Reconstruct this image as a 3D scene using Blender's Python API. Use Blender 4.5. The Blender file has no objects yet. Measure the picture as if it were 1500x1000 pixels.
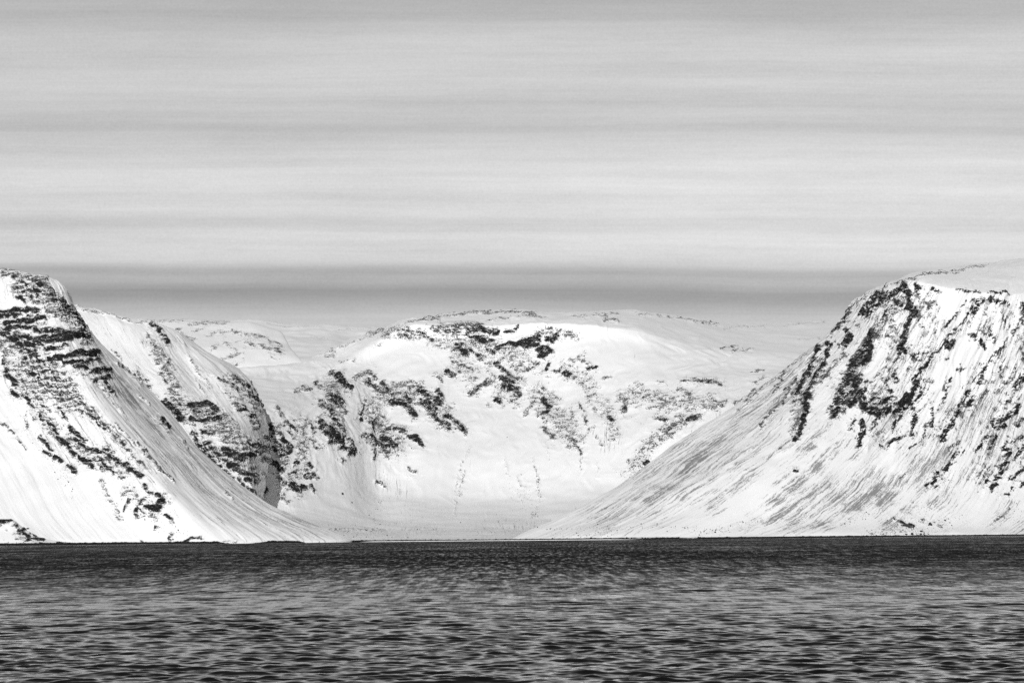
import bpy, math, random
import numpy as np
from mathutils import Matrix, Vector

random.seed(7)
rng = np.random.default_rng(11)
C = bpy.context.scene.collection
scene = bpy.context.scene

# ------------------------------------------------------------------ camera
CAM_H = 9.0
FPX = 70.0 / 36.0 * 1500.0
PITCH = math.atan((782.5 - 500.0) / FPX)
ROLL = 0.0090
cam_pos = np.array([0.0, 0.0, CAM_H])
_R = np.array([1.0, 0, 0]); _F = np.array([0, math.cos(PITCH), math.sin(PITCH)]); _U = np.array([0, -math.sin(PITCH), math.cos(PITCH)])
cr = math.cos(ROLL) * _R - math.sin(ROLL) * _U
cu = math.sin(ROLL) * _R + math.cos(ROLL) * _U
cam_data = bpy.data.cameras.new('camera'); cam = bpy.data.objects.new('camera', cam_data); C.objects.link(cam)
cam_data.lens = 70.0; cam_data.sensor_width = 36.0; cam_data.clip_start = 1.0; cam_data.clip_end = 60000.0
cam.matrix_world = Matrix(((cr[0], cu[0], -_F[0], 0), (cr[1], cu[1], -_F[1], 0), (cr[2], cu[2], -_F[2], CAM_H), (0, 0, 0, 1)))
scene.camera = cam

def at(px, py, Y):
    xc = (px - 750.0) / FPX; yc = (500.0 - py) / FPX
    r = _F + xc * cr + yc * cu
    return cam_pos + r * (Y / r[1])

def project(P):
    d = P - cam_pos
    w = d @ _F
    w = np.where(np.abs(w) < 1e-3, 1e-3, w)
    return 750.0 + FPX * (d @ cr) / w, 500.0 - FPX * (d @ cu) / w

# ------------------------------------------------------------------ light
SUN_EL = math.radians(27.0)
SUN_AZ = math.radians(9.0)          # to the left of straight behind the viewer
to_sun = Vector((-math.sin(SUN_AZ) * math.cos(SUN_EL), -math.cos(SUN_AZ) * math.cos(SUN_EL), math.sin(SUN_EL)))
sd = bpy.data.lights.new('sun', 'SUN'); sun = bpy.data.objects.new('sun', sd); C.objects.link(sun)
sd.energy = 2.7; sd.angle = math.radians(0.5); sd.color = (1, 1, 1)
sun.rotation_euler = (-to_sun).to_track_quat('-Z', 'Y').to_euler()
sun.location = (-800, -800, 900)

scene.view_settings.view_transform = 'Standard'
scene.view_settings.look = 'None'
scene.view_settings.exposure = 0.0
scene.view_settings.gamma = 1.0
scene.cycles.use_denoising = False
scene.cycles.max_bounces = 5

# ------------------------------------------------------------------ node helper
class NT:
    def __init__(s, tree): s.t = tree; s.n = tree.nodes; s.l = tree.links
    def node(s, typ, **kw):
        n = s.n.new(typ)
        for k, v in kw.items(): setattr(n, k, v)
        return n
    def set(s, sock, v):
        if isinstance(v, bpy.types.NodeSocket): s.l.new(v, sock)
        else: sock.default_value = v
    def m(s, op, a, b=0.0, c=0.0, clamp=False):
        n = s.n.new('ShaderNodeMath'); n.operation = op; n.use_clamp = clamp
        s.set(n.inputs[0], a); s.set(n.inputs[1], b)
        if op in ('MULTIPLY_ADD', 'SMOOTH_MIN', 'SMOOTH_MAX', 'COMPARE'): s.set(n.inputs[2], c)
        return n.outputs[0]
    def vm(s, op, a, b=(0, 0, 0)):
        n = s.n.new('ShaderNodeVectorMath'); n.operation = op
        s.set(n.inputs[0], a)
        if op not in ('NORMALIZE',): s.set(n.inputs[1], b)
        return n.outputs[0]
    def xyz(s, x, y, z):
        n = s.n.new('ShaderNodeCombineXYZ'); s.set(n.inputs[0], x); s.set(n.inputs[1], y); s.set(n.inputs[2], z); return n.outputs[0]
    def noise(s, vec, scale=1.0, detail=4.0, rough=0.55, out=0, dist=0.0):
        n = s.n.new('ShaderNodeTexNoise'); s.set(n.inputs['Vector'], vec)
        n.inputs['Scale'].default_value = scale; n.inputs['Detail'].default_value = detail
        n.inputs['Roughness'].default_value = rough; n.inputs['Distortion'].default_value = dist
        return n.outputs[out]
    def smooth(s, v, lo, hi, a=0.0, b=1.0):
        n = s.n.new('ShaderNodeMapRange'); n.interpolation_type = 'SMOOTHSTEP'
        s.set(n.inputs[0], v); s.set(n.inputs[1], lo); s.set(n.inputs[2], hi); s.set(n.inputs[3], a); s.set(n.inputs[4], b)
        return n.outputs[0]
    def attr(s, name):
        n = s.n.new('ShaderNodeAttribute'); n.attribute_name = name; return n.outputs['Fac']
    def mix(s, f, a, b):
        n = s.n.new('ShaderNodeMix'); n.data_type = 'FLOAT'
        s.set(n.inputs[0], f); s.set(n.inputs[2], a); s.set(n.inputs[3], b); return n.outputs[0]

# ------------------------------------------------------------------ world: Nishita sky under streaky high cloud, black and white
world = bpy.data.worlds.new('World'); scene.world = world; world.use_nodes = True
W = NT(world.node_tree); W.n.clear()
sky = W.node('ShaderNodeTexSky', sky_type='NISHITA'); sky.sun_disc = False
sky.sun_elevation = SUN_EL; sky.sun_rotation = math.pi + SUN_AZ
sky.air_density = 1.0; sky.dust_density = 1.0
bw = W.node('ShaderNodeRGBToBW'); W.l.new(sky.outputs[0], bw.inputs[0])
tc = W.node('ShaderNodeTexCoord')
sp = W.node('ShaderNodeSeparateXYZ'); W.l.new(tc.outputs['Generated'], sp.inputs[0])
hor = W.m('SQRT', W.m('ADD', W.m('MULTIPLY', W.m('MULTIPLY', sp.outputs[0], sp.outputs[0]), 0.03), W.m('MULTIPLY', sp.outputs[1], sp.outputs[1])))
el = W.m('DIVIDE', sp.outputs[2], W.m('MAXIMUM', hor, 0.01))
az = W.m('ARCTAN2', sp.outputs[0], sp.outputs[1])
warp = W.noise(W.xyz(W.m('MULTIPLY', az, 3.0), W.m('MULTIPLY', el, 14.0), 2.3), 1.0, 3.0)
elw = W.m('ADD', W.m('ADD', el, W.m('MULTIPLY', W.m('SUBTRACT', warp, 0.5), 0.013)), W.m('MULTIPLY', az, 0.013))
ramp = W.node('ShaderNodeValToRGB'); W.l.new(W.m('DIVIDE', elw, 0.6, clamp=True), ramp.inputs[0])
SKY = [  # tan(elevation), cloud band brightness
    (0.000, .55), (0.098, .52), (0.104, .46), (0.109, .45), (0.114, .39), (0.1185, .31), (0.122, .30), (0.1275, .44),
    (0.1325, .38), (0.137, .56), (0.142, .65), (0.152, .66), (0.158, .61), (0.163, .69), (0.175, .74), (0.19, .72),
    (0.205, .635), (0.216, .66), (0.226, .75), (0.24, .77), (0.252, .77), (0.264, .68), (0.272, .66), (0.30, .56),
    (0.36, .52), (0.45, .42), (0.60, .22)]  # unseen higher sky, dimmed to deepen shade and set the water's brightness
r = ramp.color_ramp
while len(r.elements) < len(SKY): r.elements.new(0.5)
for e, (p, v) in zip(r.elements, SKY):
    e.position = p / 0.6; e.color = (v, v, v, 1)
n1 = W.noise(W.xyz(W.m('MULTIPLY', az, 1.6), W.m('MULTIPLY', elw, 115.0), 0.0), 1.0, 6.0, 0.62)
n4 = W.noise(W.xyz(W.m('MULTIPLY', az, 5.0), W.m('MULTIPLY', elw, 34.0), 7.0), 1.0, 5.0, 0.65)
n2 = W.noise(W.xyz(W.m('MULTIPLY', az, 60.0), W.m('MULTIPLY', el, 420.0), 0.0), 1.0, 4.0, 0.7)
n3 = W.noise(W.vm('MULTIPLY', tc.outputs['Generated'], (1, 1, 1)), 900.0, 2.0, 0.8)
mod = W.m('ADD', 1.0, W.m('ADD', W.m('MULTIPLY', W.m('ADD', W.m('SUBTRACT', n1, 0.5), W.m('MULTIPLY', W.m('SUBTRACT', n4, 0.5), 0.8)), 0.44),
      W.m('ADD', W.m('MULTIPLY', W.m('SUBTRACT', n2, 0.5), 0.10), W.m('MULTIPLY', W.m('SUBTRACT', n3, 0.5), 0.22))))
SKY_GAIN = 1.31
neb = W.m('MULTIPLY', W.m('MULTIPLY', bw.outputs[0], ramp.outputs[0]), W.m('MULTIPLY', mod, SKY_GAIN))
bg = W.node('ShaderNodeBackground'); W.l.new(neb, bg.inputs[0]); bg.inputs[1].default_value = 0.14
wo = W.node('ShaderNodeOutputWorld'); W.l.new(bg.outputs[0], wo.inputs[0])

# ------------------------------------------------------------------ numpy noise
def _hash(ix, iy, iz):
    h = (ix.astype(np.uint32) * np.uint32(374761393)) ^ (iy.astype(np.uint32) * np.uint32(668265263)) ^ (iz.astype(np.uint32) * np.uint32(2147483647 - 58))
    h ^= h >> np.uint32(13); h *= np.uint32(1274126177); h ^= h >> np.uint32(16); h *= np.uint32(2246822519); h ^= h >> np.uint32(13)
    return h

def pnoise(x, y, z=None):
    """gradient noise, about -1..1"""
    x = np.asarray(x, np.float64); y = np.asarray(y, np.float64)
    z = np.zeros_like(x) if z is None else np.asarray(z, np.float64)
    xi = np.floor(x); yi = np.floor(y); zi = np.floor(z)
    fx = (x - xi).astype(np.float32); fy = (y - yi).astype(np.float32); fz = (z - zi).astype(np.float32)
    xi = xi.astype(np.int64); yi = yi.astype(np.int64); zi = zi.astype(np.int64)
    f = lambda t: t * t * t * (t * (t * 6 - 15) + 10)
    u, v, w = f(fx), f(fy), f(fz)
    res = 0
    for dx in (0, 1):
        wx = u if dx else 1 - u
        for dy in (0, 1):
            wy = v if dy else 1 - v
            for dz in (0, 1):
                wz = w if dz else 1 - w
                h = _hash(xi + dx, yi + dy, zi + dz)
                gx = (h & np.uint32(1023)).astype(np.float32) / 511.5 - 1
                gy = ((h >> np.uint32(10)) & np.uint32(1023)).astype(np.float32) / 511.5 - 1
                gz = ((h >> np.uint32(20)) & np.uint32(1023)).astype(np.float32) / 511.5 - 1
                res = res + wx * wy * wz * (gx * (fx - dx) + gy * (fy - dy) + gz * (fz - dz))
    return res * 1.5

def fbm(x, y, z=None, octaves=4, gain=0.5, lac=2.03):
    a, s, tot = 1.0, 0, 0
    f = 1.0
    for i in range(octaves):
        s = s + a * pnoise(x * f + 17.3 * i, y * f - 9.1 * i, None if z is None else z * f + 5.7 * i)
        tot += a; a *= gain; f *= lac
    return s / tot * 1.3

def ridged(x, y, z=None, octaves=4, gain=0.55, lac=2.1):
    a, s, tot = 1.0, 0, 0
    f = 1.0
    for i in range(octaves):
        s = s + a * (1 - np.abs(pnoise(x * f + 31.7 * i, y * f + 3.3 * i, None if z is None else z * f - 8.1 * i)) * 1.6)
        tot += a; a *= gain; f *= lac
    return s / tot

def sstep(a, b, x):
    t = np.clip((x - a) / (b - a), 0, 1); return t * t * (3 - 2 * t)

# ------------------------------------------------------------------ mesh helpers
def tag(o, label=None, cat=None, kind=None, group=None):
    if label: o['label'] = label
    if cat: o['category'] = cat
    if kind: o['kind'] = kind
    if group: o['group'] = group
    return o

def grid_mesh(name, P, mat, attrs=None, uv=None):
    n, m = P.shape[:2]
    me = bpy.data.meshes.new(name)
    idx = np.arange(n * m).reshape(n, m)
    q = np.stack([idx[:-1, :-1], idx[1:, :-1], idx[1:, 1:], idx[:-1, 1:]], -1).reshape(-1, 4)
    # outward (upward) winding
    e1 = P[1:, :-1] - P[:-1, :-1]; e2 = P[:-1, 1:] - P[:-1, :-1]
    if np.mean(np.cross(e1, e2)[..., 2]) < 0: q = q[:, ::-1]
    me.vertices.add(n * m); me.vertices.foreach_set('co', P.reshape(-1).astype(np.float32))
    k = len(q)
    me.loops.add(k * 4); me.loops.foreach_set('vertex_index', q.reshape(-1).astype(np.int32))
    me.polygons.add(k); me.polygons.foreach_set('loop_start', (np.arange(k) * 4).astype(np.int32))
    me.polygons.foreach_set('loop_total', np.full(k, 4, np.int32))
    me.polygons.foreach_set('use_smooth', np.ones(k, bool))
    for an, av in (attrs or {}).items():
        if av.ndim == P.ndim:
            a = me.attributes.new(an, 'FLOAT_VECTOR', 'POINT'); a.data.foreach_set('vector', av.reshape(-1).astype(np.float32))
        else:
            a = me.attributes.new(an, 'FLOAT', 'POINT'); a.data.foreach_set('value', av.reshape(-1).astype(np.float32))
    me.update(calc_edges=True)
    me.materials.append(mat)
    o = bpy.data.objects.new(name, me); C.objects.link(o)
    return o

def cr1d(ctrl, nseg):
    """smooth curve without overshoot through ctrl (K, ...), nseg[i] samples on segment i"""
    K = len(ctrl); d = np.diff(ctrl, axis=0); m = np.zeros_like(ctrl)
    a, b = d[:-1], d[1:]
    same = (a * b) > 0
    h = np.where(same, 2 * a * b / np.where(same, a + b, 1), 0)
    m[1:-1] = 0.6 * h + 0.4 * np.where(same, np.sign(a) * np.minimum(np.abs(a + b) / 2, 2 * np.minimum(np.abs(a), np.abs(b))), 0)
    m[0], m[-1] = d[0], d[-1]
    out = []
    for i in range(K - 1):
        ts = np.linspace(0, 1, nseg[i] + (i == K - 2), endpoint=(i == K - 2))
        for t in ts:
            t2, t3 = t * t, t ** 3
            out.append((2 * t3 - 3 * t2 + 1) * ctrl[i] + (t3 - 2 * t2 + t) * m[i] + (3 * t2 - 2 * t3) * ctrl[i + 1] + (t3 - t2) * m[i + 1])
    return np.array(out)

def grid_normals(P):
    du = np.gradient(P, axis=0); dv = np.gradient(P, axis=1)
    n = np.cross(du, dv); n /= np.maximum(np.linalg.norm(n, axis=-1, keepdims=True), 1e-9)
    n *= np.where(n[..., 2:3] < 0, -1, 1)
    return n

SHEETS = {}

def loft(ctrl, px_per_sample=1.0):
    ctrl = np.array(ctrl, float)
    # sample counts from on-picture size of each segment
    px, py = project(ctrl)
    su = np.hypot(np.diff(px, axis=0), np.diff(py, axis=0)).max(1)
    sv = np.hypot(np.diff(px, axis=1), np.diff(py, axis=1)).max(0)
    wu = np.linalg.norm(np.diff(ctrl, axis=0), axis=-1).max(1) / 6.0
    wv = np.linalg.norm(np.diff(ctrl, axis=1), axis=-1).max(0) / 6.0
    nu = np.clip(np.maximum(su, np.minimum(wu, 40)) / px_per_sample, 4, 500).astype(int)
    nv = np.clip(np.maximum(sv, np.minimum(wv, 40)) / px_per_sample, 4, 500).astype(int)
    A = cr1d(ctrl, nu)                                   # (NU, M, 3)
    B = cr1d(np.swapaxes(A, 0, 1), nv)                   # (NV, NU, 3)
    return np.swapaxes(B, 0, 1).copy()

def parse_strokes(txt):
    out = []
    for ln in txt.replace('\n', ';').split(';'):
        ln = ln.strip()
        if not ln: continue
        f = ln.split()
        out.append((float(f[0]), float(f[1]), [tuple(float(q) for q in p.split(',')) for p in f[2:]]))
    return out

def stroke_mask(px, py, strokes, soft=0.55):
    M = np.zeros(px.shape, np.float32)
    for w, d, pts in strokes:
        hw = w * 0.5
        xs = [p[0] for p in pts]; ys = [p[1] for p in pts]; g = hw * 1.6 + 1
        sel = (px > min(xs) - g) & (px < max(xs) + g) & (py > min(ys) - g) & (py < max(ys) + g)
        if not sel.any(): continue
        x = px[sel]; y = py[sel]
        best = np.full(x.shape, 1e9)
        if len(pts) == 1: best = np.hypot(x - xs[0], y - ys[0])
        for (x0, y0), (x1, y1) in zip(pts[:-1], pts[1:]):
            dx, dy = x1 - x0, y1 - y0; L2 = dx * dx + dy * dy + 1e-9
            t = np.clip(((x - x0) * dx + (y - y0) * dy) / L2, 0, 1)
            best = np.minimum(best, np.hypot(x - x0 - t * dx, y - y0 - t * dy))
        v = d * (1 - sstep(hw * soft - 0.6, hw * 1.45 + 1.4, best))
        M[sel] = np.maximum(M[sel], v)
    return M

# ------------------------------------------------------------------ materials
def terrain_mat(name, zs=1.0, fall=0.0, flute=1.0):
    """snow over dark rock: mesh attributes say where bare rock and scree lie, world-space noise breaks them up"""
    mt = bpy.data.materials.new(name); mt.use_nodes = True
    T = NT(mt.node_tree); T.n.clear()
    tcn = T.node('ShaderNodeTexCoord'); ob = tcn.outputs['Object']
    fa = T.node('ShaderNodeAttribute'); fa.attribute_name = 'fall'; fv = fa.outputs['Vector']
    R = T.attr('rock'); S = T.attr('streak')
    a = T.noise(T.vm('MULTIPLY', ob, (0.36, 0.24, 0.38 * zs)), 1.0, 4.0, 0.72, dist=0.4)
    a2 = T.noise(T.vm('MULTIPLY', ob, (0.075, 0.06, 0.08 * zs)), 1.0, 3.0, 0.6)
    b = T.noise(T.vm('MULTIPLY', fv, (0.24, 0.05, 1)), 1.0, 5.0, 0.72)
    nz = T.mix(fall, a, b)
    nz = T.m('ADD', T.m('MULTIPLY', T.m('SUBTRACT', nz, 0.5), 1.9), T.m('MULTIPLY', T.m('SUBTRACT', a2, 0.5), 1.1))
    rock = T.smooth(T.m('ADD', nz, R), -0.12, 0.12)
    # scree and wind-bared streaks down the fall line
    wob = T.m('ADD', T.m('MULTIPLY', T.m('SUBTRACT', T.noise(ob, 0.012, 3.0, 0.6), 0.5), 22.0), T.m('MULTIPLY', T.m('SUBTRACT', T.noise(ob, 0.05, 2.0, 0.6), 0.5), 2.5))
    fvw = T.vm('ADD', fv, T.xyz(wob, 0.0, 0.0))
    S = T.m('MULTIPLY', S, T.smooth(T.noise(ob, 0.011, 4.0, 0.65), 0.32, 0.66, 0.62, 1.2))
    s1 = T.noise(T.vm('MULTIPLY', fvw, (0.20, 0.0065, 1)), 1.0, 6.0, 0.76)
    s2 = T.noise(T.vm('MULTIPLY', ob, (0.5, 0.4, 0.6)), 1.0, 3.0, 0.75)
    s3 = T.noise(T.vm('MULTIPLY', fv, (0.5, 0.035, 1)), 1.0, 3.0, 0.7)
    sk = T.m('ADD', T.m('MULTIPLY', T.m('SUBTRACT', s1, 0.5), 2.7), T.m('MULTIPLY', T.m('SUBTRACT', S, 0.5), 1.0))
    sk = T.m('ADD', sk, T.m('MULTIPLY', T.m('SUBTRACT', T.m('ADD', T.m('MULTIPLY', s2, 0.55), T.m('MULTIPLY', s3, 0.45)), 0.5), 2.2))
    scree = T.smooth(sk, -0.08, 0.26)
    c1 = T.noise(T.vm('MULTIPLY', ob, (0.2, 0.2, 0.2 * zs)), 1.0, 5.0, 0.75)
    rc = T.smooth(c1, 0.30, 0.72, 0.003, 0.23)
    rc = T.m('MULTIPLY', rc, T.smooth(R, -0.06, 0.18, 1.0, 0.2))
    sn = T.noise(ob, 0.012, 3.0, 0.5)
    snow = T.m('ADD', 0.80, T.m('MULTIPLY', sn, 0.14))
    col = T.mix(T.m('MULTIPLY', scree, 0.80), snow, 0.11)
    col = T.mix(rock, col, rc)
    g = T.node('ShaderNodeCombineColor')
    for i in range(3): T.l.new(col, g.inputs[i])
    p = T.node('ShaderNodeBsdfPrincipled'); T.l.new(g.outputs[0], p.inputs['Base Color'])
    p.inputs['Roughness'].default_value = 0.85; p.inputs['Specular IOR Level'].default_value = 0.04
    bh = T.m('MULTIPLY', rock, T.noise(ob, 0.35, 4.0, 0.7))
    bm_ = T.node('ShaderNodeBump'); bm_.inputs['Strength'].default_value = 1.0; bm_.inputs['Distance'].default_value = 2.0
    T.l.new(T.m('ADD', bh, T.m('MULTIPLY', T.noise(T.vm('MULTIPLY', fv, (0.06, 0.012, 1)), 1.0, 4.0, 0.6), 0.30 * flute)), bm_.inputs['Height'])
    T.l.new(bm_.outputs[0], p.inputs['Normal'])
    o = T.node('ShaderNodeOutputMaterial'); T.l.new(p.outputs[0], o.inputs[0])
    return mt

def stone_mat(name, lo, hi, sc=0.6):
    mt = bpy.data.materials.new(name); mt.use_nodes = True
    T = NT(mt.node_tree); T.n.clear()
    tcn = T.node('ShaderNodeTexCoord')
    c = T.smooth(T.noise(tcn.outputs['Object'], sc, 5.0, 0.7), 0.3, 0.72, lo, hi)
    g = T.node('ShaderNodeCombineColor')
    for i in range(3): T.l.new(c, g.inputs[i])
    p = T.node('ShaderNodeBsdfPrincipled'); T.l.new(g.outputs[0], p.inputs['Base Color'])
    p.inputs['Roughness'].default_value = 0.8; p.inputs['Specular IOR Level'].default_value = 0.2
    o = T.node('ShaderNodeOutputMaterial'); T.l.new(p.outputs[0], o.inputs[0])
    return mt

M_strata = terrain_mat('snowy_bedded_rock', 2.6, 0.15)
M_iso = terrain_mat('snowy_broken_rock', 1.2, 0.10, 0.25)
M_rib = terrain_mat('snowy_ribbed_rock', 1.0, 0.45)
M_dark = stone_mat('wet_dark_rock', 0.004, 0.03)
M_stone = stone_mat('dark_boulder_rock', 0.008, 0.06)
M_ice = stone_mat('shore_ice', 0.6, 0.82, 0.2)

# ------------------------------------------------------------------ terrain builder
def add_sheet(key, name, stations, mat, strokes='', streaks='', back=(-200, 350, -60), foot_z=2.0, rock_amp=1.0, strata=0.0,
              ribs=0.0, rib_w=48.0, rib_env=0.35, drift=3.0, hidden=None, brink=None, pxs=1.0, soft=0.3, label=None, cat=None, warp=3.2, flute=0.34, skirt=True):
    """stations: list of fall lines, each [(px, py, depth), ...] from the crest down to the foot"""
    ctrl = []
    for st in stations:
        if brink and st[1][0] < brink[2]:                                         # the lip: the face drops away steeply below the second point
            (a0, b0, y0), (a1, b1, y1) = st[1], st[2]
            lip = brink[3](a0) if len(brink) > 3 else 1.0
            st = st[:2] + [(a0 + (a1 - a0) * brink[0] / (b1 - b0), b0 + brink[0], y0 + (y1 - y0) * brink[0] / (b1 - b0) * (1 - lip) - brink[1] * lip)] + st[2:]
        pts = [at(*p) for p in st]
        if skirt:
            pts[-1] = np.array([pts[-1][0], pts[-1][1], foot_z])
        c = pts[0]
        pts = [c + np.array([back[0], back[1], back[2]])] + pts
        f = pts[-1]
        pts.append(f + np.array([0, -4.0 if skirt else -25.0, -9.0 if skirt else -25.0]))
        ctrl.append(pts)
    ctrl = np.array(ctrl)
    if hidden is not None:                                # the slope that turns away behind the last fall line
        ctrl = np.concatenate([ctrl, [hidden(ctrl[-1])]]) if hidden.__name__ == 'after' else np.concatenate([[hidden(ctrl[0])], ctrl])
    P = loft(ctrl, pxs)
    N = grid_normals(P)
    mid = P.shape[1] // 2
    u = np.concatenate([[0], np.cumsum(np.linalg.norm(np.diff(P[:, mid], axis=0), axis=-1))])[:, None] * np.ones((1, P.shape[1]))
    v = np.concatenate([np.zeros((P.shape[0], 1)), np.cumsum(np.linalg.norm(np.diff(P, axis=1), axis=-1), axis=1)], 1)
    px, py = project(P)
    x, y, z = P[..., 0], P[..., 1], P[..., 2]
    wx = px + warp * fbm(x / 22, y / 30, z / 16, 3, 0.6) * 1.6; wy = py + warp * fbm(x / 22 + 50, y / 30, z / 16, 3, 0.6) * 1.4
    st_ = parse_strokes(strokes)
    rock = stroke_mask(wx, wy, st_, soft)
    wx2 = 7 * fbm(x / 60, y / 60, z / 45, 3); wy2 = 6 * fbm(x / 60 + 9, y / 60, z / 45, 3)
    halo = stroke_mask(px + 1.8 * (wx - px) + wx2, py + 1.8 * (wy - py) + wy2, [(w * 1.7 + 7, min(d_, .9) * 0.40, q) for w, d_, q in st_ if w > 3.2], 0.1)
    rock = np.maximum(rock, halo)
    streak = stroke_mask(px + 1.6 * (wx - px), py + 1.6 * (wy - py), [(w * 1.6 + 10, min(d_, .62), q) for w, d_, q in parse_strokes(streaks)], -0.1)
    above = sstep(1.0, 8.0, z)
    d = drift * fbm(x / 140, y / 140, z / 140, 3) + flute * drift * (fbm(u / 14, v / 150, None, 3) + 1.6 * fbm(u / 45 + 7, v / 260, None, 3))
    if ribs > 0:
        env = sstep(30, 150, z) * (rib_env + (1 - rib_env) * np.clip(rock * 1.5, 0, 1))
        d = d + ribs * env * (ridged(u / rib_w + 0.4 * fbm(x / 90, y / 90, z / 90, 2), v / (rib_w * 5.4), None, 3) - 0.6)
    rr = ridged(x / 30, y / 34, z / 26, 4, 0.6) - 0.55
    d = d + rock_amp * rock * (2.6 + 7.0 * rr + 2.2 * fbm(x / 6, y / 7, z / 5, 2))
    if strata > 0:
        zz = (z + 5 * fbm(x / 60, y / 60, None, 2)) / 11.0
        saw = zz - np.floor(zz)
        d = d + strata * rock * (sstep(0.0, 0.75, saw) - 2.0 * sstep(0.80, 1.0, saw) * 0.5)
    P2 = P + N * (d * above)[..., None]
    N2 = grid_normals(P2)
    steep = np.clip((N[..., 2] - N2[..., 2]) * 1.6, -0.45, 0.6)
    R = np.where(rock > 0.02, np.clip(rock + 0.8 * steep * np.clip(rock * 1.6, 0, 1), 0, 1.15), 0)
    R = np.interp(R, [0, .02, .15, .35, .6, .85, 1.1], [-1.6, -.8, -.33, -.15, -.01, .12, .26])
    fall = np.stack([u, v, np.zeros_like(u)], -1)
    o = grid_mesh(name, P2, mat, {'rock': R, 'streak': streak, 'fall': fall})
    tag(o, label, cat, 'structure')
    SHEETS[key] = (P2, project(P2))
    return o

def after_shift(dx, dy, fz):
    def after(c):
        q = c.copy(); q[:, 0] += dx; q[:, 1] += dy; q[:, 2] = q[:, 2] * fz - 6; return q
    return after
def before_shift(dx, dy, fz):
    def before(c):
        q = c.copy(); q[:, 0] += dx; q[:, 1] += dy; q[:, 2] = q[:, 2] * fz - 6; return q
    return before

# ------------------------------------------------------------------ where rock and scree lie bare, surveyed on each slope: width, density, line
ROCK_A = """
50 0.49 10,490 60,530 100,580; 40 0.43 20,540 60,580; 30 0.51 30,425 80,440 110,475; 30 0.41 60,610 120,660 180,690; 26 0.36 190,720 230,750
9 0.6 28,412 42,420 55,432; 10 0.55 5,401 25,405 45,408 66,411; 12 0.65 50,412 62,420 75,430 85,440 95,452 105,465 115,478 122,488; 9 0.85 88,440 100,454 110,466 117,478; 8 0.85 52,425 60,434
12 0.6 62,428 78,443 98,468; 8 0.8 28,432 36,438; 9 0.5 70,455 85,462 100,470; 7 0.6 88,448 78,446
9 0.9 0,459 20,456 38,452 56,456; 8 0.9 2,462 30,458; 10 0.85 8,474 25,472 45,468 67,466; 7 0.9 40,471 66,463
12 0.75 10,482 40,478 70,485 100,488 126,492; 13 0.95 46,501 72,498 102,495 117,490; 9 1 40,504 62,507; 9 0.85 20,490 45,494; 6 0.8 70,513 97,510
10 0.95 78,529 95,525 115,520 139,518; 7 0.95 98,532 120,534 130,531; 6 0.9 110,538 124,540; 5 0.8 136,528 142,526; 7 0.6 118,502 132,500
8 0.9 130,547 145,543 157,542; 7 0.75 138,558 156,553; 6 0.75 150,560 158,570 165,577; 4 0.5 148,565 158,580
10 0.75 0,485 15,492 30,502 50,520 60,524; 10 0.6 0,500 10,515 6,532 14,548; 10 0.85 10,547 18,556 26,564; 8 0.8 20,575 28,581; 9 0.65 35,530 42,522 60,523; 8 0.65 45,545 55,552 64,562
6 0.6 55,523 75,540 90,560 110,580 128,594; 7 0.6 75,560 85,570 92,582; 6 0.55 65,565 75,575 92,587; 6 0.75 35,580 50,597; 6 0.5 60,593 76,601; 9 0.65 90,600 98,611; 6 0.85 112,589 120,593; 6 0.65 118,600 135,610 152,627; 5 0.6 128,600 145,612 160,630
5 0.8 60,608 65,615; 7 0.85 72,618 80,629 87,635; 9 0.97 88,640 95,649 101,653; 8 0.97 102,658 111,664; 8 0.97 119,670 127,676 136,683; 9 0.88 104,627 115,636 126,646; 9 0.85 114,645 129,656; 9 0.9 130,655 142,660 155,665 166,669; 9 0.85 150,675 158,683 166,690; 10 0.75 155,655 172,672 181,683; 9 0.88 184,680 195,690 206,699; 7 0.9 150,685 166,691; 7 0.7 214,711 223,723
5 0.65 60,640 70,652 76,662; 5 0.75 66,662 75,670; 6 0.8 82,673 92,676; 6 0.8 100,681 113,692; 5 0.45 40,605 38,632; 4 0.55 14,631 20,636; 5 0.4 0,618 12,625; 3 0.4 25,640 40,660
6 0.6 184,746 196,726; 6 0.6 199,753 208,736 216,730; 11 0.97 219,743 232,746 239,735; 6 0.9 235,728 230,726; 7 0.75 244,755 251,761; 6 0.6 205,745 216,752; 12 0.33 150,705 160,730 170,745 176,760; 14 0.22 185,715 195,720; 4 0.7 228,770; 5 0.6 248,787 252,782; 5 0.55 270,796 280,788 293,787; 3 0.5 205,793 215,795; 3 0.5 325,795 345,793
4 0.6 172,534 188,543; 6 0.8 197,548 206,559; 5 0.95 234,616 247,627; 3 0.5 204,582 216,592; 3 0.4 264,642 275,656; 3 0.5 330,723 338,730
3 0.5 170,620 185,640 200,655 215,670 235,690 255,706; 3 0.55 200,648 225,678 252,705; 4 0.5 128,590 150,615 175,645 195,668 210,682; 2.5 0.4 165,590 180,604; 3 0.4 140,600 160,622 185,655
3 0.5 0,396 20,399 40,404 62,407
"""
STREAK_A = """
70 .44 150,560 230,650 330,730 440,780; 40 .40 120,560 190,660 250,740; 14 .62 135,520 190,580 240,640; 20 .5 250,640 320,700 380,750; 34 .42 60,530 110,600 170,660; 24 .45 20,560 60,620 100,660; 14 .55 125,590 175,645 215,690 255,720; 10 .5 380,730 430,757 480,780; 30 .3 0,420 60,415
"""
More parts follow.
